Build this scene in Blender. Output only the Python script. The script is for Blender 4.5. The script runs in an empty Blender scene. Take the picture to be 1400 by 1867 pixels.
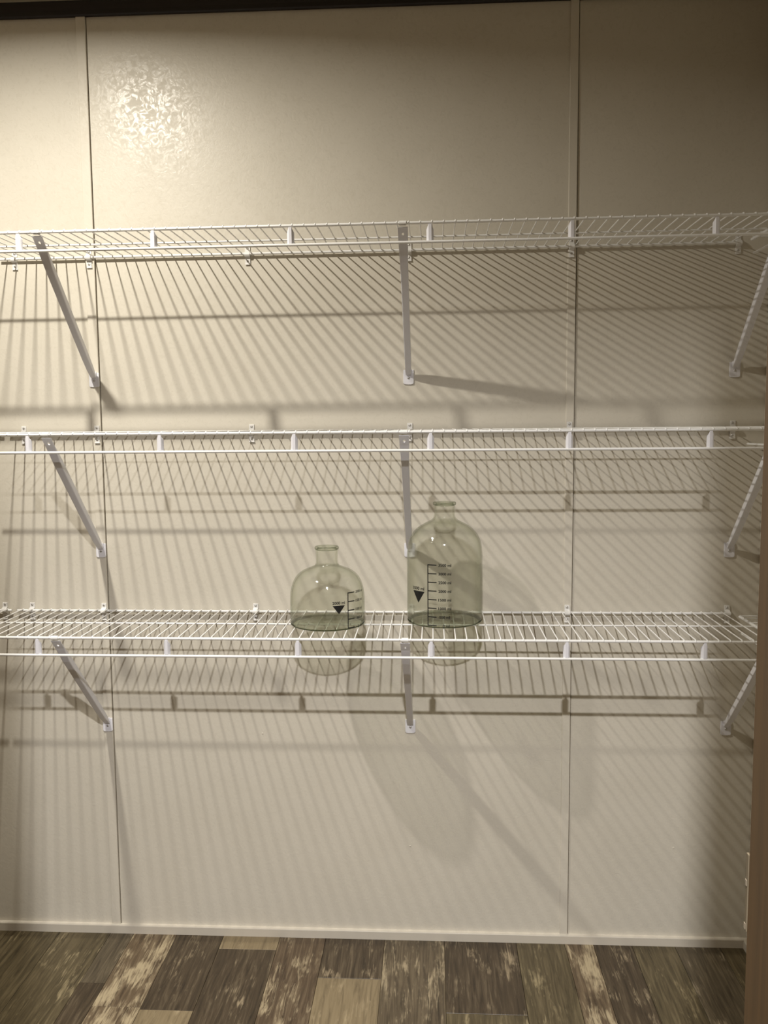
import bpy, bmesh, math, random
from mathutils import Vector, Matrix

S = bpy.context.scene
C = S.collection
random.seed(7)
I = 0.0254                       # all dimensions below are in inches, measured from the floor
FZ = 54.58                       # survey heights were taken from eye level, this far above the floor
PI = math.pi

# ------------------------------------------------------------------ camera
cam = bpy.data.cameras.new('camera'); camo = bpy.data.objects.new('camera', cam); C.objects.link(camo)
cam.sensor_fit = 'VERTICAL'; cam.sensor_height = 36.0; cam.sensor_width = 27.0
cam.lens = 1596.6 / 1867 * 36
cam.clip_start = 0.02
right = Vector((0.99848749, 0.05437757, -0.00811189))
fwd = Vector((-0.05491159, 0.99366371, -0.09806709))
up = Vector((0.00272784, 0.0983642, 0.99514674))
M = Matrix((right, up, -fwd)).transposed().to_4x4()
M.translation = Vector((2.3298, -88.801, FZ)) * I
camo.matrix_world = M
S.camera = camo

# ------------------------------------------------------------------ light and exposure
CLOSET_LAMP = (-35.9, -32.6, FZ + 43.05)      # inches
ROOM_LAMP = (1.42, -98.66, FZ + 44.5)
CLOSET_W, ROOM_W = 29.5, 86.0
CLOSET_COL, ROOM_COL = (1.0, 0.94, 0.83), (1.0, 0.975, 0.955)
CLOSET_SPREAD, ROOM_SPREAD = 166.0, 145.0
w = bpy.data.worlds.new('world'); S.world = w; w.use_nodes = True
w.node_tree.nodes['Background'].inputs[0].default_value = (1.0, 0.92, 0.8, 1)
w.node_tree.nodes['Background'].inputs[1].default_value = 0.02
S.view_settings.view_transform = 'Standard'
S.view_settings.look = 'None'
S.view_settings.gamma = 1.0
S.view_settings.use_curve_mapping = False
S.view_settings.exposure = 0.0

# ------------------------------------------------------------------ materials
def mat(name, col, rough=0.5, metal=0.0, spec=0.5):
    m = bpy.data.materials.new(name); m.use_nodes = True
    b = m.node_tree.nodes['Principled BSDF']
    b.inputs['Base Color'].default_value = (*col, 1)
    b.inputs['Roughness'].default_value = rough
    b.inputs['Metallic'].default_value = metal
    b.inputs['Specular IOR Level'].default_value = spec
    return m
def N(m, t, **kw):
    n = m.node_tree.nodes.new(t)
    for k, v in kw.items():
        if k in n.inputs: n.inputs[k].default_value = v
        else: setattr(n, k, v)
    return n
def L(m, a, ao, b, bi): m.node_tree.links.new(a.outputs[ao], b.inputs[bi])
def coords(m, scale=(1, 1, 1)):
    tc = N(m, 'ShaderNodeTexCoord'); mp = N(m, 'ShaderNodeMapping'); mp.inputs['Scale'].default_value = scale
    L(m, tc, 'Object', mp, 'Vector'); return mp
def ramp(m, stops):
    r = N(m, 'ShaderNodeValToRGB'); e = r.color_ramp.elements
    while len(e) < len(stops): e.new(0.5)
    for el, (p, c) in zip(e, stops): el.position = p; el.color = (*c, 1)
    return r

def wall_material(name, a, b, rough):
    m = mat(name, a, rough, spec=0.30); p = m.node_tree.nodes['Principled BSDF']
    mp = coords(m)
    n1 = N(m, 'ShaderNodeTexNoise', Scale=5.0, Detail=6.0, Roughness=0.65); L(m, mp, 0, n1, 'Vector')
    r = ramp(m, [(0.35, a), (0.65, b)]); L(m, n1, 'Fac', r, 'Fac'); L(m, r, 'Color', p, 'Base Color')
    n2 = N(m, 'ShaderNodeTexNoise', Scale=58.0, Detail=2.0, Roughness=0.5, Distortion=1.6); L(m, mp, 0, n2, 'Vector')
    n3 = N(m, 'ShaderNodeTexNoise', Scale=420.0, Detail=2.0, Roughness=0.6); L(m, mp, 0, n3, 'Vector')
    b1 = N(m, 'ShaderNodeBump', Strength=0.28, Distance=0.0012); L(m, n2, 'Fac', b1, 'Height')
    b2 = N(m, 'ShaderNodeBump', Strength=0.12, Distance=0.0006); L(m, n3, 'Fac', b2, 'Height')
    n4 = N(m, 'ShaderNodeTexNoise', Scale=48.0, Detail=2.0, Roughness=0.5, Distortion=2.2); L(m, mp, 0, n4, 'Vector')
    rr = N(m, 'ShaderNodeMapRange'); rr.inputs['From Min'].default_value = 0.40; rr.inputs['From Max'].default_value = 0.60
    rr.inputs['To Min'].default_value = rough - 0.08; rr.inputs['To Max'].default_value = rough + 0.17
    L(m, n4, 'Fac', rr, 'Value'); L(m, rr, 'Result', p, 'Roughness')
    L(m, b1, 'Normal', b2, 'Normal'); L(m, b2, 'Normal', p, 'Normal')
    return m
M_wall = wall_material('beige_wallboard', (0.635, 0.597, 0.513), (0.665, 0.627, 0.543), 0.35)
M_batten = wall_material('beige_batten', (0.65, 0.61, 0.525), (0.68, 0.64, 0.555), 0.45)
M_trim = mat('beige_painted_trim', (0.68, 0.63, 0.54), 0.4)
M_ceil = mat('ceiling_paint', (0.70, 0.66, 0.56), 0.7)
M_seam = mat('shaded_seam', (0.19, 0.155, 0.11), 0.9)
M_front = mat('darkened_unseen_wall', (0.15, 0.105, 0.064), 0.6)  # unseen walls, made-up dark brown that holds back the bounce light
M_white = mat('white_coated_steel', (0.84, 0.84, 0.83), 0.32)
M_whitep = mat('white_pressed_steel', (0.78, 0.78, 0.83), 0.35)
M_screw = mat('screw_steel', (0.55, 0.54, 0.52), 0.3, 0.85)
M_clip = mat('white_plastic', (0.80, 0.79, 0.77), 0.4)
M_black = mat('black_print', (0.006, 0.006, 0.006), 0.5)
M_nickel = mat('painted_strike', (0.13, 0.105, 0.07), 0.8, spec=0.1)

def wood(name, dark, light, rough=0.45, scale=(90, 90, 4)):
    m = mat(name, dark, rough); p = m.node_tree.nodes['Principled BSDF']
    mp = coords(m, scale)
    n = N(m, 'ShaderNodeTexNoise', Scale=1.0, Detail=5.0, Roughness=0.6, Distortion=0.4); L(m, mp, 0, n, 'Vector')
    r = ramp(m, [(0.3, dark), (0.7, light)]); L(m, n, 'Fac', r, 'Fac'); L(m, r, 'Color', p, 'Base Color')
    b = N(m, 'ShaderNodeBump', Strength=0.15, Distance=0.0006); L(m, n, 'Fac', b, 'Height'); L(m, b, 'Normal', p, 'Normal')
    return m
M_jamb = wood('brown_stained_jamb', (0.050, 0.026, 0.006), (0.078, 0.041, 0.011), 0.62)
M_crown = wood('espresso_crown', (0.005, 0.002, 0.0015), (0.009, 0.004, 0.0025), 0.55, (4, 90, 90))

def plank_material(name, dark, mid, pale, worn, rough=0.36):
    """printed distressed-wood plank: grain along Y, pale scuffed streaks; worn = share of pale wear"""
    dark, mid, pale = [(c[0] * 1.02, c[1], c[2] * 0.88) for c in (dark, mid, pale)]
    m = mat(name, mid, rough, spec=0.4); p = m.node_tree.nodes['Principled BSDF']
    tc = N(m, 'ShaderNodeTexCoord'); oi = N(m, 'ShaderNodeObjectInfo')
    off = N(m, 'ShaderNodeVectorMath', operation='MULTIPLY_ADD'); 
    cb = N(m, 'ShaderNodeCombineXYZ')
    for k in range(3): L(m, oi, 'Random', cb, k)
    off.inputs[1].default_value = (37.0, 23.0, 11.0); L(m, cb, 0, off, 0); L(m, tc, 'Object', off, 2)
    def mapped(sc):
        mp = N(m, 'ShaderNodeMapping'); mp.inputs['Scale'].default_value = sc; L(m, off, 0, mp, 'Vector'); return mp
    g = N(m, 'ShaderNodeTexNoise', Scale=1.0, Detail=6.0, Roughness=0.62, Distortion=0.8); L(m, mapped((110, 7, 20)), 0, g, 'Vector')
    base = ramp(m, [(0.28, dark), (0.52, mid), (0.8, tuple(0.6 * a + 0.4 * b for a, b in zip(mid, pale)))]); L(m, g, 'Fac', base, 'Fac')
    s = N(m, 'ShaderNodeTexNoise', Scale=1.0, Detail=5.0, Roughness=0.7, Distortion=1.2); L(m, mapped((120, 11, 10)), 0, s, 'Vector')
    q = N(m, 'ShaderNodeTexNoise', Scale=1.0, Detail=3.0, Roughness=0.6); L(m, mapped((20, 9, 5)), 0, q, 'Vector')
    ad = N(m, 'ShaderNodeMath', operation='ADD'); L(m, s, 'Fac', ad, 0); L(m, q, 'Fac', ad, 1)
    t = 1.22 - worn * 0.42
    rm = N(m, 'ShaderNodeMapRange'); rm.inputs['From Min'].default_value = t - 0.04; rm.inputs['From Max'].default_value = t + 0.16
    L(m, ad, 0, rm, 'Value')
    mx = N(m, 'ShaderNodeMixRGB'); mx.inputs['Color2'].default_value = (*pale, 1)
    L(m, rm, 'Result', mx, 'Fac'); L(m, base, 'Color', mx, 'Color1'); L(m, mx, 'Color', p, 'Base Color')
    b = N(m, 'ShaderNodeBump', Strength=0.25, Distance=0.0006); L(m, g, 'Fac', b, 'Height'); L(m, b, 'Normal', p, 'Normal')
    return m
PALE = (0.40, 0.335, 0.245)
P_dark = plank_material('plank_dark_brown', (0.022, 0.015, 0.009), (0.060, 0.043, 0.028), (0.30, 0.245, 0.18), 0.16)
P_grey = plank_material('plank_grey_brown', (0.034, 0.026, 0.018), (0.088, 0.070, 0.049), (0.30, 0.25, 0.19), 0.14)
P_olive = plank_material('plank_olive_brown', (0.034, 0.026, 0.014), (0.090, 0.071, 0.042), (0.30, 0.25, 0.165), 0.16)
P_worn = plank_material('plank_worn_white', (0.040, 0.026, 0.016), (0.125, 0.090, 0.060), PALE, 0.52)
P_tan = plank_material('plank_pale_tan', (0.12, 0.092, 0.06), (0.215, 0.17, 0.112), (0.33, 0.27, 0.19), 0.2)
P_red = plank_material('plank_scuffed_brown', (0.034, 0.022, 0.014), (0.095, 0.066, 0.044), PALE, 0.34)

def glass_material(name, tint, edge):
    """thin clear glass: passes light straight through, weaker through grazing (longer) paths, mirrors by Fresnel"""
    m = bpy.data.materials.new(name); m.use_nodes = True; nt = m.node_tree; nt.nodes.clear()
    out = nt.nodes.new('ShaderNodeOutputMaterial')
    lw = N(m, 'ShaderNodeLayerWeight', Blend=0.5)
    pw = N(m, 'ShaderNodeMath', operation='POWER'); pw.inputs[1].default_value = 2.6; L(m, lw, 'Facing', pw, 0)
    mc = N(m, 'ShaderNodeMixRGB'); mc.inputs['Color1'].default_value = (*tint, 1); mc.inputs['Color2'].default_value = (*edge, 1)
    L(m, pw, 0, mc, 'Fac')
    tr0 = N(m, 'ShaderNodeBsdfTransparent'); L(m, mc, 'Color', tr0, 'Color')
    rf = N(m, 'ShaderNodeBsdfRefraction', Roughness=0.0, IOR=1.03); L(m, mc, 'Color', rf, 'Color')
    tr = N(m, 'ShaderNodeMixShader', Fac=0.10); L(m, tr0, 0, tr, 1); L(m, rf, 0, tr, 2)
    gl = N(m, 'ShaderNodeBsdfGlossy', Roughness=0.07)
    p5 = N(m, 'ShaderNodeMath', operation='POWER'); p5.inputs[1].default_value = 5.0; L(m, lw, 'Facing', p5, 0)
    fr = N(m, 'ShaderNodeMath', operation='MULTIPLY_ADD'); fr.inputs[1].default_value = 0.6; fr.inputs[2].default_value = 0.042; L(m, p5, 0, fr, 0)
    ms = N(m, 'ShaderNodeMixShader'); L(m, fr, 0, ms, 'Fac'); L(m, tr, 0, ms, 1); L(m, gl, 0, ms, 2)
    L(m, ms, 0, out, 'Surface'); return m
M_glass = glass_material('pale_green_glass', (0.982, 0.986, 0.971), (0.80, 0.82, 0.74))
M_base = glass_material('thick_green_glass', (0.955, 0.965, 0.93), (0.58, 0.62, 0.50))
M_heel = glass_material('dark_green_glass_heel', (0.70, 0.74, 0.62), (0.08, 0.10, 0.05))
M_rim = glass_material('rim_glass', (0.86, 0.88, 0.83), (0.40, 0.43, 0.34))

# ------------------------------------------------------------------ mesh helpers (inches in, metres out)
def V(x, y, z): return Vector((x, y, z))
def mesh_from(bm, name, m, smooth=False, angle=35):
    bmesh.ops.scale(bm, vec=(I, I, I), verts=bm.verts)
    bmesh.ops.recalc_face_normals(bm, faces=bm.faces)
    me = bpy.data.meshes.new(name); bm.to_mesh(me); bm.free()
    for mm in (m if isinstance(m, (list, tuple)) else [m]): me.materials.append(mm)
    if smooth:
        me.polygons.foreach_set('use_smooth', [True] * len(me.polygons))
        try: me.set_sharp_from_angle(angle=math.radians(angle))
        except Exception: pass
    return me
def link(name, me, parent=None, loc=(0, 0, 0)):
    o = bpy.data.objects.new(name, me); C.objects.link(o)
    o.location = Vector(loc) * I
    if parent is not None: o.parent = parent
    return o
def obj(name, bm, m, parent=None, loc=(0, 0, 0), smooth=False, angle=35):
    return link(name, mesh_from(bm, name, m, smooth, angle), parent, loc)
def thing(name, label, cat, loc=(0, 0, 0), group=None):
    o = bpy.data.objects.new(name, None); C.objects.link(o); o.location = Vector(loc) * I
    o.empty_display_size = 0.03
    o['label'] = label; o['category'] = cat
    if group: o['group'] = group
    return o
def box(bm, x0, x1, y0, y1, z0, z1, bev=0.0):
    r = bmesh.ops.create_cube(bm, size=1.0); vs = r['verts']
    for v in vs:
        v.co = V((x0 + x1) / 2 + v.co.x * (x1 - x0), (y0 + y1) / 2 + v.co.y * (y1 - y0), (z0 + z1) / 2 + v.co.z * (z1 - z0))
    if bev:
        es = list({e for v in vs for e in v.link_edges})
        bmesh.ops.bevel(bm, geom=es, offset=bev, segments=2, affect='EDGES', profile=0.5)
def tube(bm, pts, r, n=8, caps=True):
    rings = []
    for i, p in enumerate(pts):
        p = Vector(p)
        d = (Vector(pts[min(i + 1, len(pts) - 1)]) - Vector(pts[max(i - 1, 0)])).normalized()
        ref = V(0, 0, 1) if abs(d.z) < 0.9 else V(0, 1, 0)
        a = d.cross(ref).normalized(); b = d.cross(a).normalized()
        rr = r[i] if isinstance(r, (list, tuple)) else r
        rings.append([bm.verts.new(p + (a * math.cos(t) + b * math.sin(t)) * rr) for t in [2 * PI * k / n for k in range(n)]])
    for A, B in zip(rings, rings[1:]):
        for k in range(n): bm.faces.new((A[k], A[(k + 1) % n], B[(k + 1) % n], B[k]))
    if caps: bm.faces.new(rings[0][::-1]); bm.faces.new(rings[-1])
def loft(bm, sections, closed=True, caps=True):
    rings = [[bm.verts.new(Vector(p)) for p in s] for s in sections]; n = len(rings[0])
    for A, B in zip(rings, rings[1:]):
        for k in range(n if closed else n - 1):
            bm.faces.new((A[k], A[(k + 1) % n], B[(k + 1) % n], B[k]))
    if caps and closed: bm.faces.new(rings[0][::-1]); bm.faces.new(rings[-1])
    return rings
def lathe(bm, prof, n=64, close=False):
    rings = []
    for r, z in prof:
        rings.append([bm.verts.new((0, 0, z))] if r < 1e-6 else [bm.verts.new((r * math.cos(2 * PI * k / n), r * math.sin(2 * PI * k / n), z)) for k in range(n)])
    pairs = list(zip(rings, rings[1:])) + ([(rings[-1], rings[0])] if close else [])
    for A, B in pairs:
        for k in range(n):
            k2 = (k + 1) % n
            if len(A) == 1 and len(B) == 1: continue
            if len(A) == 1: bm.faces.new((A[0], B[k2], B[k]))
            elif len(B) == 1: bm.faces.new((A[k], A[k2], B[0]))
            else: bm.faces.new((A[k], A[k2], B[k2], B[k]))
def prism_x(bm, prof, x0, x1):
    loft(bm, [[(x0, y, z) for y, z in prof], [(x1, y, z) for y, z in prof]])
def spline(pts, per=6):
    P = [Vector((*p, 0)) for p in pts]; out = []
    for i in range(len(P) - 1):
        p0, p1, p2, p3 = P[max(i - 1, 0)], P[i], P[i + 1], P[min(i + 2, len(P) - 1)]
        for k in range(per):
            t = k / per
            out.append(0.5 * ((2 * p1) + (p2 - p0) * t + (2 * p0 - 5 * p1 + 4 * p2 - p3) * t * t + (3 * p1 - p0 - 3 * p2 + p3) * t ** 3))
    out.append(P[-1]); return [(v.x, v.y) for v in out]
def structure(o): o['kind'] = 'structure'; return o
def frustum(name, bm_fn, m, parent=None, **kw):
    bm = bmesh.new(); bm_fn(bm); return obj(name, bm, m, parent, **kw)

# ------------------------------------------------------------------ the setting
XL, XR = -80.0, 35.05            # closet side walls
YF = -65.0                       # closet side of the wall with the doorway
YO = -69.5                       # room side of that wall
YB, RX0, RX1 = -190.0, -80.0, 80.0
DX0, DX1, DZ = -13.1, 11.07, 91.0    # doorway
def ceil_z(y): return FZ + 42.3 + 0.0325 * (-y)

bm = bmesh.new(); box(bm, RX0 - 4, RX1 + 4, YB - 4, 4, -3.0, -0.3)
floor = structure(obj('floor', bm, P_olive))

# floor planks: seams measured along the wall, boards run toward the doorway
seams = [-80.0, -74, -67.6, -61.5, -55.5, -49.6, -44.0, -38.26, -32.63, -30.07, -25.34, -20.22, -14.1, -9.16, -2.84, 3.5, 11.07, 16.16, 19.15, 23.15, 27.6, 32.25, 35.05]
first = {-44.0: (None, 'olive', 'olive'), -38.26: (None, 'olive', 'olive'), -32.63: (None, 'grey', 'olive'), -30.07: (-12.3, 'worn', 'worn'),
         -25.34: (-12.6, 'dark', 'tan'), -20.22: (-2.75, 'tan', 'dark'), -14.1: (None, 'red', 'red'), -9.16: (-7.15, 'dark', 'tan'),
         -2.84: (None, 'worn2', 'grey'), 3.5: (-11.9, 'dark', 'olive'), 11.07: (None, 'olive', 'olive'), 16.16: (None, 'worn', 'red'),
         19.15: (None, 'dark', 'dark'), 23.15: (None, 'olive', 'dark'), 27.6: (None, 'grey', 'grey'), 32.25: (None, 'olive', 'olive')}
first[-32.63] = (-8.9, 'grey', 'dark')
P_worn2 = plank_material('plank_streaked_brown', (0.032, 0.024, 0.016), (0.095, 0.073, 0.050), (0.34, 0.285, 0.21), 0.36)
PM = dict(dark=P_dark, grey=P_grey, olive=P_olive, worn=P_worn, tan=P_tan, red=P_red, worn2=P_worn2)
def plank(x0, x1, y0, y1, m):
    bm = bmesh.new(); g = 0.018
    a, b = (x1 - x0) / 2 - g, (y1 - y0) / 2 - g; c = 0.02
    loft(bm, [[(-a, -b, -.3), (a, -b, -.3), (a, b, -.3), (-a, b, -.3)], [(-a, -b, -c), (a, -b, -c), (a, b, -c), (-a, b, -c)],
              [(-a + c, -b + c, 0), (a - c, -b + c, 0), (a - c, b - c, 0), (-a + c, b - c, 0)]])
    obj('plank', bm, m, floor, ((x0 + x1) / 2, (y0 + y1) / 2, 0))
rp = random.Random(3)
for x0, x1 in zip(seams, seams[1:]):
    y = -0.05; cut, ma, mb = first.get(x0, (None, rp.choice(['olive', 'grey', 'dark', 'red']), 'olive'))
    if cut is None: cut = -rp.uniform(18, 34)
    plank(x0, x1, cut, y, PM[ma]); y = cut; nxt = mb
    while y > -69:
        ln = rp.uniform(26, 44); y2 = y - ln
        if y2 < -60: y2 = -72.0
        plank(x0, x1, y2, y, PM[nxt]); y = y2; nxt = rp.choice(list(PM))

# back wall: backing board plus the panels, battens, nail heads
wb = frustum('wall_back', lambda b: box(b, XL - 4, XR + 4, 0.14, 4.0, -3, FZ + 47), M_seam); structure(wb)
for x0, x1 in ((XL, -31.62), (-31.53, 16.47), (16.55, XR)):
    frustum('panel', lambda b: box(b, x0, x1, 0.0, 0.30, 0.0, FZ + 46, 0.02), M_wall, wb)
for xa, xb in ((-32.56, -31.62), (15.66, 16.47)):
    def f(b):
        box(b, xa, xb, -0.18, 0.02, 0.0, FZ + 42.2, 0.055)
        box(b, xa, xb, -0.43, 0.0, 0.15, 0.93, 0.03)
    frustum('batten', f, M_batten, wb)
for x, z in ((-15.6, FZ - 32.2), (-.1, FZ - 44.3), (27.3, FZ - 44.0)):
    bm = bmesh.new(); lathe(bm, [(0, 0.05), (.06, .04), (.09, 0.0)], 10)
    o = obj('nail_head', bm, M_batten, wb, (x, 0, z)); o.rotation_euler = (PI / 2, 0, 0)

structure(frustum('wall_right', lambda b: box(b, XR, XR + 4, YO, 0.0, 0.0, FZ + 47), M_wall))
structure(frustum('wall_left', lambda b: box(b, XL - 4, XL, YB, 0.0, 0.0, FZ + 52), M_front))
def front_wall(b):
    box(b, XL, DX0 - 0.75, YO, YF, 0, FZ + 47)
    box(b, DX1 + 0.75, XR, YO, YF, 0, FZ + 47)
    box(b, DX0 - 0.75, DX1 + 0.75, YO, YF, DZ + 0.75, FZ + 47)
structure(frustum('wall_front', front_wall, M_front))
def outer_walls(b):
    box(b, RX1, RX1 + 4, YB, YO, 0, FZ + 52)
    box(b, XR + 4, RX1, YO - 0.0, YO + 4.0, 0, FZ + 52)
structure(frustum('wall_room_right', outer_walls, M_front))
structure(frustum('wall_room_back', lambda b: box(b, RX0, RX1, YB - 4, YB, 0, FZ + 56), M_front))
bm = bmesh.new()
loft(bm, [[(RX0 - 4, 4, ceil_z(4)), (RX0 - 4, YB - 4, ceil_z(YB - 4)), (RX0 - 4, YB - 4, ceil_z(YB) + 4), (RX0 - 4, 4, ceil_z(4) + 4)],
          [(RX1 + 4, 4, ceil_z(4)), (RX1 + 4, YB - 4, ceil_z(YB - 4)), (RX1 + 4, YB - 4, ceil_z(YB) + 4), (RX1 + 4, 4, ceil_z(4) + 4)]])
structure(obj('ceiling', bm, M_ceil))

# baseboards (small moulding with a rounded top edge) and the dark crown strip
bp = [(0.0, 0.0), (-0.45, 0.0), (-0.45, 0.85), (-0.42, 0.90), (0.0, 0.92)]
structure(frustum('baseboard_back', lambda b: prism_x(b, bp, XL, XR), M_trim))
def side_base(b):
    loft(b, [[(XR + y, -0.42, z) for y, z in bp], [(XR + y, YF, z) for y, z in bp]])
structure(frustum('baseboard_right', side_base, M_trim))
cz = FZ + 40.22
cp = [(0.0, cz), (-0.30, cz), (-0.42, cz + .12), (-0.45, cz + .5), (-0.62, cz + .85), (-0.72, cz + 1.1), (-0.72, cz + 1.30), (0.0, cz + 1.38)]
structure(frustum('trim_1', lambda b: prism_x(b, cp, XL, XR), M_crown))

# door frame: jamb legs, head, stops, casing, strike plate
dr = thing('door_frame', '', ''); del dr['label']; del dr['category']; dr.name = 'door_1'; structure(dr)
frustum('jamb', lambda b: box(b, DX1, DX1 + .75, YO, YF, 0, DZ + .75, 0.12), M_jamb, dr)
frustum('jamb', lambda b: box(b, DX0 - .75, DX0, YO, YF, 0, DZ + .75, 0.12), M_jamb, dr)
frustum('head_jamb', lambda b: box(b, DX0, DX1, YO, YF, DZ, DZ + .75, 0.08), M_jamb, dr)
for yy0, yy1 in ((YF, YF + .6), (YO - .6, YO)):
    frustum('casing', lambda b: box(b, DX1 + .25, DX1 + 2.5, yy0, yy1, 0, DZ + 2.5, 0.06), M_jamb, dr)
    frustum('casing', lambda b: box(b, DX0 - 2.5, DX0 - .25, yy0, yy1, 0, DZ + 2.5, 0.06), M_jamb, dr)
    frustum('head_casing', lambda b: box(b, DX0 - .25, DX1 + .25, yy0, yy1, DZ + .25, DZ + 2.5, 0.06), M_jamb, dr)
def strike(b):
    zt, zb = FZ - 11.9, FZ - 14.15
    y = YF - 0.02
    box(b, DX1 - 0.03, DX1 + .06, y - .10, y + .06, zb, zt, 0.015)
    for z0, z1 in ((zt - .72, zt - .02), (zb + .0, zb + .12)):
        loft(b, [[(DX1 - .035, y, z0), (DX1 - .02, y + .1, z0), (DX1 + .09, y + .2, z0), (DX1 + .12, y + .17, z0), (DX1 + .02, y + .07, z0), (DX1 + .0, y, z0)],
                 [(DX1 - .035, y, z1), (DX1 - .02, y + .1, z1 - .03), (DX1 + .09, y + .2, z1 - .12), (DX1 + .12, y + .17, z1 - .12), (DX1 + .02, y + .07, z1 - .03), (DX1 + .0, y, z1)]])
sp = frustum('strike_plate', strike, M_nickel, dr)
for z in (FZ - 12.75, FZ - 14.02):
    bm = bmesh.new(); box(bm, -.012, .012, -.05, .06, -.09, .09, .008)
    obj('screw', bm, M_seam, sp, (DX1 - .035, YF - .02, z))

# ------------------------------------------------------------------ ceiling lamps
def ceiling_lamp(label, pos, watts, drop, col, spread, dia):
    x, y, z = pos
    t = thing('ceiling_light', label, 'light', (x, y, z + drop))
    bm = bmesh.new(); lathe(bm, [(1.1, 0.25 - drop), (1.3, 0.02 - drop), (2.6, -0.02 - drop), (2.75, 0.12 - drop), (2.75, 0.05), (1.1, 0.05)], 40, close=True)
    obj('trim_ring', bm, M_white, t, smooth=True)
    bm = bmesh.new(); lathe(bm, [(0, 0.3 - drop), (1.15, 0.3 - drop), (1.15, 0.45 - drop), (0, 0.45 - drop)], 40)
    obj('reflector', bm, M_whitep, t, smooth=True)
    l = bpy.data.lights.new('lamp', 'AREA'); l.shape = 'DISK'; l.size = dia * I
    l.energy = watts; l.color = col; l.spread = math.radians(spread)
    lo = bpy.data.objects.new('lamp', l); C.objects.link(lo); lo.parent = t
    lo.location = (0, 0, (0.0 - drop) * I)
ceiling_lamp('small round white downlight in the closet ceiling, above the left shelves', CLOSET_LAMP, CLOSET_W, 0.45, CLOSET_COL, CLOSET_SPREAD, 1.8)
ceiling_lamp('small round white downlight in the outer room ceiling, outside the doorway', ROOM_LAMP, ROOM_W, 0.95, ROOM_COL, ROOM_SPREAD, 2.2)

# ------------------------------------------------------------------ wire shelves
Z1, Z2, Z3 = FZ + 17.19, FZ - 0.557, FZ - 19.08
LIP, DEP, WR, RODR = 1.61, 12.06, 0.058, 0.13
LEV = [(Z1, 0.0040, 'top'), (Z2, 0.0, 'middle'), (Z3, -0.0010, 'bottom')]
def lev_z(k, x): return LEV[k][0] + LEV[k][1] * x

bm = bmesh.new()
zt = RODR + WR * 0.6
tube(bm, [(0, -0.22, zt), (0, -DEP + .05, zt), (0, -DEP - .06, zt - .04), (0, -DEP - .12, zt - .16)], WR, 8)
WIRE = mesh_from(bm, 'wire', M_white, True, 60)
bm = bmesh.new()
sec = [(-.31, .22), (-.25, .03), (-.12, -.08), (.12, -.08), (.25, .03), (.31, .22)]
inn = [(x * .86, y + .035 if abs(x) < .2 else y) for x, y in sec][::-1]
prof = sec + inn
def tie_ring(z, cut): return [(x, y, z - cut * max(0, (abs(x) - .09) / .18)) for x, y in prof]
loft(bm, [tie_ring(-LIP - .06, -.10), tie_ring(-LIP + .02, -.06), tie_ring(-.62, 0), tie_ring(-.06, .42)])
TIE = mesh_from(bm, 'tie', M_whitep, True, 40)

def build_shelf(k, x0, x1, wires, ties, label, group):
    zc, slope, nm = LEV[k]
    t = thing('wire_shelf', label, 'shelf', (0, 0, zc), group)
    t.rotation_euler = (0, -slope, 0)
    for name, y, z, r in (('front_rod', -DEP, 0, RODR), ('lip_rod', -DEP - .02, -LIP, RODR * .95), ('middle_rod', -6.2, .045, .085), ('back_rod', -.37, 0.02, .125)):
        e = 0.0 if name == 'back_rod' else .12
        bm = bmesh.new(); tube(bm, [(x0 - e, y, z), ((x0 + x1) / 2, y, z), (x1 + e, y, z)], r, 12)
        obj(name, bm, M_white, t, smooth=True, angle=50)
    for x in wires: link('wire', WIRE, t, (x, 0, 0))
    for x in ties: link('tie', TIE, t, (x, -DEP - .02, 0))
    return t
TIES = [-33.79 + 12.0 * k for k in range(6)]
what = ['topmost long white wire shelf, seen from below, empty', 'middle long white wire shelf, empty, edge-on at eye level', 'lowest long white wire shelf, carrying the two glass bottles']
for k in range(3):
    build_shelf(k, -41.25, 32.30, [-40.62 + i for i in range(73)], TIES, what[k], 'long wire shelves')
whatl = ['end of white wire shelf left of the topmost long shelf, past the gap', 'end of white wire shelf left of the middle long shelf, past the gap', 'end of white wire shelf left of the lowest long shelf, past the gap']
for k in range(3):
    build_shelf(k, -79.6, -41.85, [-42.30 - i for i in range(37)], [-45.79 - 12 * i for i in range(3)], whatl[k], 'wire shelf ends at the left edge')

# narrow strips of the same shelving against the right wall
for k in range(3):
    z = lev_z(k, 34)
    t = thing('side_shelf', 'narrow strip of white wire shelf on right wall beside the %s shelf' % ['topmost', 'middle', 'lowest'][k], 'shelf', (0, 0, z), 'narrow wire shelf strips')
    for name, x, zz, ya, r in (('front_rod', 32.72, 0, -1.75, .15), ('lip_rod', 32.60, -LIP + .15, -2.7, .11), ('back_rod', 34.85, 0, -1.75, .1)):
        bm = bmesh.new(); tube(bm, [(x, ya, zz), (x, -6, zz), (x, -10.2, zz)], r, 10); obj(name, bm, M_white, t, smooth=True, angle=50)
    for i in range(8):
        bm = bmesh.new(); tube(bm, [(32.62, -2.2 - i, .17), (34.92, -2.2 - i, .17)], WR, 8); obj('wire', bm, M_white, t, smooth=True, angle=60)
    bm = bmesh.new(); box(bm, 34.82, 35.05, -9.9, -2.0, -.5, .25, .04); obj('wall_rail', bm, M_clip, t)

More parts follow.
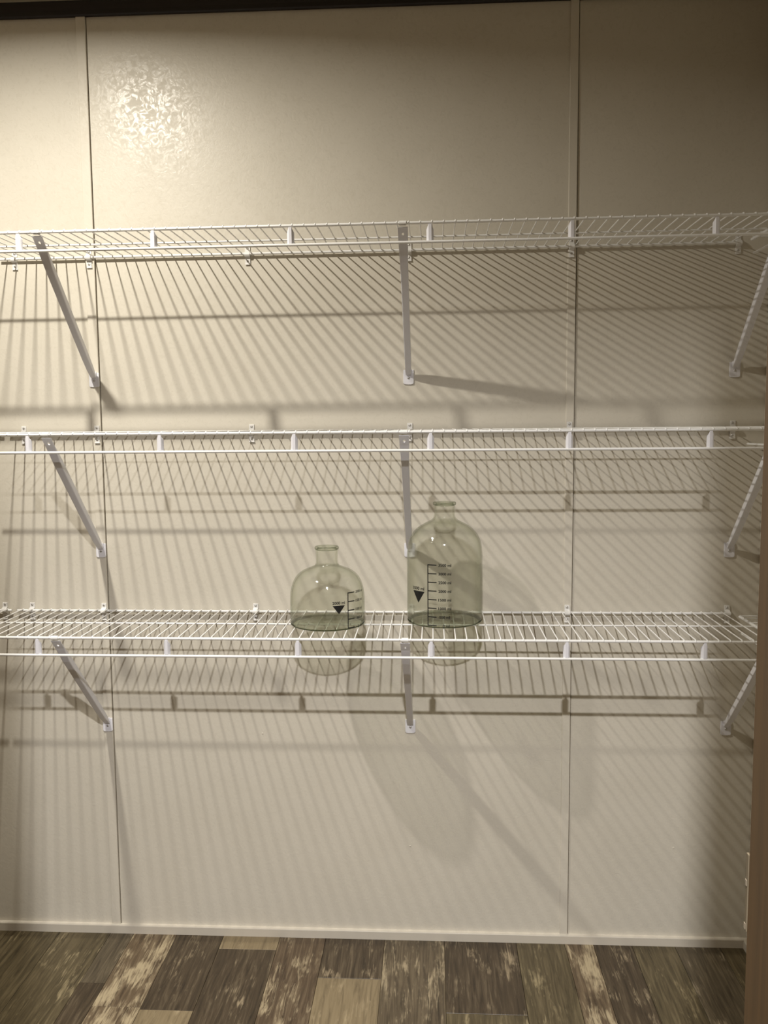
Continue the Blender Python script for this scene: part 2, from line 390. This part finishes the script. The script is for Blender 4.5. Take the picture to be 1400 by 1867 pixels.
# ------------------------------------------------------------------ diagonal brackets
def screw_mesh():
    bm = bmesh.new(); lathe(bm, [(0, .085), (.06, .08), (.11, .05), (.13, 0.0)], 14); return mesh_from(bm, 'screw', M_screw, True, 50)
SCREW = screw_mesh()
def bracket(k, col, xf, xt, zs, label):
    """wall plate at xf with its screw at height zs, tube strut up to the front rod at xt"""
    zr = lev_z(k, xt)
    t = thing('shelf_bracket', label, 'bracket', (xf, -.17 if col == 0 else 0, zs), 'diagonal shelf brackets')
    bm = bmesh.new()
    out = [(-.52, .80), (.52, .80), (.52, -.52), (.45, -.62), (.18, -.66), (-.18, -.66), (-.45, -.62), (-.52, -.52)]
    loft(bm, [[(x, -.02, z) for x, z in out], [(x, -.10, z) for x, z in out], [(x * .95, -.13, z * .97) for x, z in out]])
    box(bm, -.30, .30, -.28, -.1, .42, .90, .06)
    pl = obj('wall_plate', bm, M_whitep, t)
    a = V(0, -.22, .35); b = V(xt - xf, -DEP + .10 + (.17 if col == 0 else 0), zr - zs - .30)
    d = (b - a).normalized(); sx = V(1, 0, 0) - d * d.x; sx.normalize(); n = d.cross(sx).normalized()
    if n.y > 0: n = -n
    secs = []
    for f, wd, th in ((0.0, .27, .10), (.025, .30, .14), (.07, .31, .24), (.16, .32, .30), (.5, .33, .32), (.80, .36, .30), (.88, .40, .16), (.925, .42, .05), (1.0, .44, .045)):
        c = a + (b - a) * f; s = []
        for u, v in ((-1, -.8), (-1, .70), (-.93, .93), (-.75, 1), (.75, 1), (.93, .93), (1, .70), (1, -.8), (.8, -1), (-.8, -1)):
            s.append(c + sx * (u * wd) + n * (v * th))
        secs.append(s)
    bm = bmesh.new(); loft(bm, secs); st = obj('strut', bm, M_whitep, t)
    bm = bmesh.new()
    loft(bm, [[(xt - xf + sx_, -DEP + (.17 if col == 0 else 0) + math.cos(q) * r, zr - zs + math.sin(q) * r) for q in [math.radians(g) for g in range(-70, 231, 15)] for r in (.20,)] +
              [(xt - xf + sx_, -DEP + (.17 if col == 0 else 0) + math.cos(q) * r, zr - zs + math.sin(q) * r) for q in [math.radians(g) for g in range(230, -71, -15)] for r in (.142,)] for sx_ in (-.30, .30)])
    obj('hook', bm, M_white, t, smooth=True, angle=45)
    # slotted hole through the flat top of the strut
    bm = bmesh.new(); hc = a + (b - a) * .958
    loft(bm, [[hc + d * (math.cos(q) * .17) + sx * (math.sin(q) * .11) + n * h for q in [2 * PI * g / 14 for g in range(14)]] for h in (-.4, .4)])
    cut = obj('cutter', bm, M_whitep, t)
    md = st.modifiers.new('hole', 'BOOLEAN'); md.operation = 'DIFFERENCE'; md.object = cut; md.solver = 'EXACT'
    bpy.context.view_layer.update()
    me = bpy.data.meshes.new_from_object(st.evaluated_get(bpy.context.evaluated_depsgraph_get()))
    st.modifiers.clear(); st.data = me; bpy.data.objects.remove(cut)
    s = link('screw', SCREW, pl, (0, -.13, 0)); s.rotation_euler = (PI / 2, 0, 0)
BR = {0: [(-32.08, -32.12, 4.80), (.0, -.12, 4.75), (32.05, 31.88, 5.12)],
      1: [(-32.08, -32.12, -12.76), (0.0, -.12, -12.76), (32.05, 31.88, -12.76)],
      2: [(-32.10, -32.12, -31.42), (.0, -.12, -31.30), (32.25, 31.88, -31.15)]}
side = ['left white diagonal bracket under the %s shelf, its foot on the left batten', 'middle white diagonal bracket under the %s shelf, halfway along it', 'right white diagonal bracket under the %s shelf, by the brown door frame']
for k in range(3):
    for c in range(3):
        xf, xt, zs = BR[k][c]
        bracket(k, c, xf, xt, FZ + zs, side[c] % ['topmost', 'middle', 'lowest'][k])

# ------------------------------------------------------------------ wall clips that grip the back rod
bm = bmesh.new()
cpf = [(-.01, .80), (-.10, .80), (-.12, .32), (-.32, .24), (-.50, .12), (-.54, -.05), (-.47, -.20), (-.30, -.26), (-.14, -.30), (-.12, -.95), (-.01, -.95)]
prism_x(bm, cpf, -.25, .25)
bmesh.ops.bevel(bm, geom=[e for e in bm.edges if abs(e.verts[0].co.x - e.verts[1].co.x) > .3], offset=.02, segments=1, affect='EDGES')
box(bm, -.27, .27, -.16, -.10, -1.02, -.90, .02)
CLIP = mesh_from(bm, 'clip_body', M_clip, False)
bm = bmesh.new(); lathe(bm, [(0, .07), (.07, .065), (.12, .03), (.13, 0.0)], 12); CS = mesh_from(bm, 'screw', M_screw, True, 50)
def clip(k, x, label):
    t = thing('wall_clip', label, 'clip', (x, -.17 if abs(x + 32) < .5 or abs(x - 16) < .5 else 0, lev_z(k, x)), 'wall clips along the shelf backs')
    link('clip_body', CLIP, t)
    for dz in (.56, -.66):
        s = link('screw', CS, t, (0, -.11, dz)); s.rotation_euler = (PI / 2, 0, 0)
where = {-42.7: 'left of the gap, holding the neighbour of the %s shelf', -39.75: 'right of the gap, at the left end of the %s shelf', -32.0: 'on the left batten, on the %s shelf',
         -16.0: 'between left batten and middle bracket, on the %s shelf', 0.1: 'by the middle bracket, on the %s shelf',
         16.0: 'on the right batten, on the %s shelf', 32.0: 'at the right end of the %s shelf'}
for k in range(3):
    for x, tx in where.items():
        lb = 'small white wall clip ' + tx % ['topmost', 'middle', 'lowest'][k]
        if k == 2 and x == 0.1: lb = 'small white wall clip behind the tall bottle, on the lowest shelf'
        clip(k, x - (.1 if k == 0 and x < -30 else 0), lb)

# ------------------------------------------------------------------ glass bottles
def text_mesh(txt, size, R, ang0, z0, align='LEFT', width=None):
    """flat black lettering wrapped on the bottle's surface; ang0 degrees right of the front, z0 baseline"""
    cu = bpy.data.curves.new('lettering', 'FONT'); cu.body = txt; cu.size = size; cu.resolution_u = 3; cu.offset = size * 0.028
    to = bpy.data.objects.new('lettering', cu); C.objects.link(to)
    bpy.context.view_layer.update()
    dg = bpy.context.evaluated_depsgraph_get()
    me = bpy.data.meshes.new_from_object(to.evaluated_get(dg)); bpy.data.objects.remove(to); bpy.data.curves.remove(cu)
    xs = [v.co.x for v in me.vertices]; sc = 1.0 if width is None else width / (max(xs) - min(xs)); mn, mxx = min(xs), max(xs)
    for v in me.vertices:
        xx = (v.co.x - mn) * sc - (0 if align == 'LEFT' else (mxx - mn) * sc)
        a = math.radians(ang0) + xx / R
        v.co = Vector((R * math.sin(a), -R * math.cos(a), z0 + v.co.y)) * I
    me.materials.clear(); me.materials.append(M_black)
    return me
def wrap_quad(bm, R, a0, a1, z0, z1, n=4, z_right=None):
    dz = 0 if z_right is None else z_right
    vs = []
    for i in range(n + 1):
        a = math.radians(a0 + (a1 - a0) * i / n); o = dz * i / n
        vs.append((bm.verts.new((R * math.sin(a), -R * math.cos(a), z0 + o)), bm.verts.new((R * math.sin(a), -R * math.cos(a), z1 + o))))
    for (a, b), (c, d) in zip(vs, vs[1:]): bm.faces.new((a, c, d, b))
def wrap_tri(bm, R, a0, a1, zt, zb, n=10):
    for i in range(n):
        fs = [i / n, (i + 1) / n]; mid = (a0 + a1) / 2; q = []
        rows = [(zt + (zb - zt) * f, (1 - f)) for f in fs]
        for (z, h) in rows:
            q.append([(R * math.sin(math.radians(mid + s * (a1 - a0) / 2 * h)), -R * math.cos(math.radians(mid + s * (a1 - a0) / 2 * h)), z) for s in (-1, 0, 1)])
        A = [bm.verts.new(p) for p in q[0]]; B = [bm.verts.new(p) for p in q[1]]
        bm.faces.new((A[0], B[0], B[1], A[1])); bm.faces.new((A[1], B[1], B[2], A[2]))
    bmesh.ops.remove_doubles(bm, verts=bm.verts, dist=1e-5)

def bottle(label, x, y, z, prof, neck_r, top, rim_r, R):
    t = thing('glass_bottle', label, 'bottle', (x, y, z), 'laboratory bottles')
    outer = spline(prof, 5)
    th = .11
    inner = []
    for r, zz in outer:
        if zz > .5: inner.append((max(r - th, .05), zz - (th * .6 if zz > R * .9 and r < R * .9 and r > neck_r * 1.15 else 0)))
    bm = bmesh.new()
    lathe(bm, outer, 96); lathe(bm, inner, 96)
    obj('glass_body', bm, M_glass, t, smooth=True, angle=80)
    # thick glass foot with a slight dome inside
    r0 = outer[0][0]
    bm = bmesh.new()
    lathe(bm, [(0, .12), (r0 * .75, .06), (r0 * .93, 0.0), (r0, .02), (R - .13, .16), (R - .17, .34), (R * .86, .40), (R * .5, .50), (0, .56)], 96)
    obj('glass_foot', bm, M_base, t, smooth=True, angle=60)
    bm = bmesh.new(); lathe(bm, [(r0 - .10, -.005), (r0 + .02, .0), (R - .05, .10), (R - .035, .17), (R - .12, .12), (r0 - .04, .05)], 96, close=True)
    obj('heel_ring', bm, M_heel, t, smooth=True, angle=70)
    bm = bmesh.new()
    rp = [(rim_r - .20, top - .36)] + [(rim_r - .10 + .105 * math.cos(a), top - .15 + .15 * math.sin(a)) for a in [math.radians(g) for g in range(-100, 101, 25)]] + [(rim_r - .22, top - .03), (rim_r - .27, top - .15)]
    lathe(bm, rp, 64, close=True); obj('rim', bm, M_rim, t, smooth=True, angle=70)
    return t
zdeck = Z3 + RODR + WR * 1.6 + .005
# the squat one
pr = [(3.36, .02), (3.50, .16), (3.56, .45), (3.575, 1.2), (3.57, 1.9), (3.55, 2.6), (3.48, 3.3), (3.27, 4.05), (2.93, 4.65), (2.38, 5.12), (1.70, 5.42), (1.24, 5.62), (1.07, 5.85), (1.03, 6.3), (1.05, 6.8), (1.09, 7.25)]
RS = 3.58
sm = bottle('squat clear glass bottle marked 2000 ml on the lowest shelf', -7.71, -6.53, zdeck, pr, 1.05, 7.48, 1.15, RS)
def scale_marks(t, R, a_line, a_tick, z0, z1, n, lw):
    bm = bmesh.new(); aw = math.degrees(lw / R)
    wrap_quad(bm, R, a_line - aw / 2, a_line + aw / 2, z0 - lw / 2, z1 + lw / 2, 1)
    for i in range(n):
        z = z0 + (z1 - z0) * i / (n - 1); wrap_quad(bm, R, a_line, a_tick, z - lw / 2, z + lw / 2, 3)
    obj('scale_line', bm, M_black, t)
RR = RS + .012
scale_marks(sm, RR, 38.7, 51.0, .20, 3.50, 5, .10)
for i, s in enumerate(['0 ml', '500 ml', '1000 ml', '1500 ml', '2000 ml']):
    z = .20 + 3.30 * i / 4 - .12
    link('scale_number', text_mesh(s, .34, RR, 53.5 + (5.5 if i == 0 else 2.5 if i == 1 else 0), z), sm)
bm = bmesh.new(); wrap_tri(bm, RR, 14.2, 33.4, 2.40, 1.60); obj('triangle_mark', bm, M_black, sm)
link('volume_number', text_mesh('2000 ml', .36, RR, 14.0, 2.52, width=1.22), sm)
# the tall one
pr = [(3.36, .02), (3.52, .15), (3.60, .45), (3.632, 1.4), (3.632, 3.5), (3.632, 5.6), (3.62, 6.6), (3.49, 7.65), (3.20, 8.33), (2.86, 8.80), (2.38, 9.22), (1.70, 9.60), (1.22, 9.86), (1.02, 10.15), (.98, 10.6), (1.0, 11.1), (1.02, 11.3)]
RT = 3.635
tall = bottle('tall clear glass bottle marked 3500 ml on the lowest shelf', 3.51, -5.05, zdeck, pr, 1.0, 11.55, 1.11, RT)
RR = RT + .012
scale_marks(tall, RR, -25.9, -12.6, .28, 5.98, 8, .10)
for i, s in enumerate(['0 ml', '500 ml', '1000 ml', '1500 ml', '2000 ml', '2500 ml', '3000 ml', '3500 ml']):
    z = .28 + 5.70 * i / 7 - .13
    link('scale_number', text_mesh(s, .36, RR, -9.9 + (6.6 if i == 0 else 1.4 if i == 1 else 0), z, width=None if i < 2 else 1.19), tall)
bm = bmesh.new(); wrap_tri(bm, RR, -54.4, -31.5, 3.40, 2.28); obj('triangle_mark', bm, M_black, tall)
link('volume_number', text_mesh('3500 ml', .40, RR, -55.0, 3.52, width=1.45), tall)
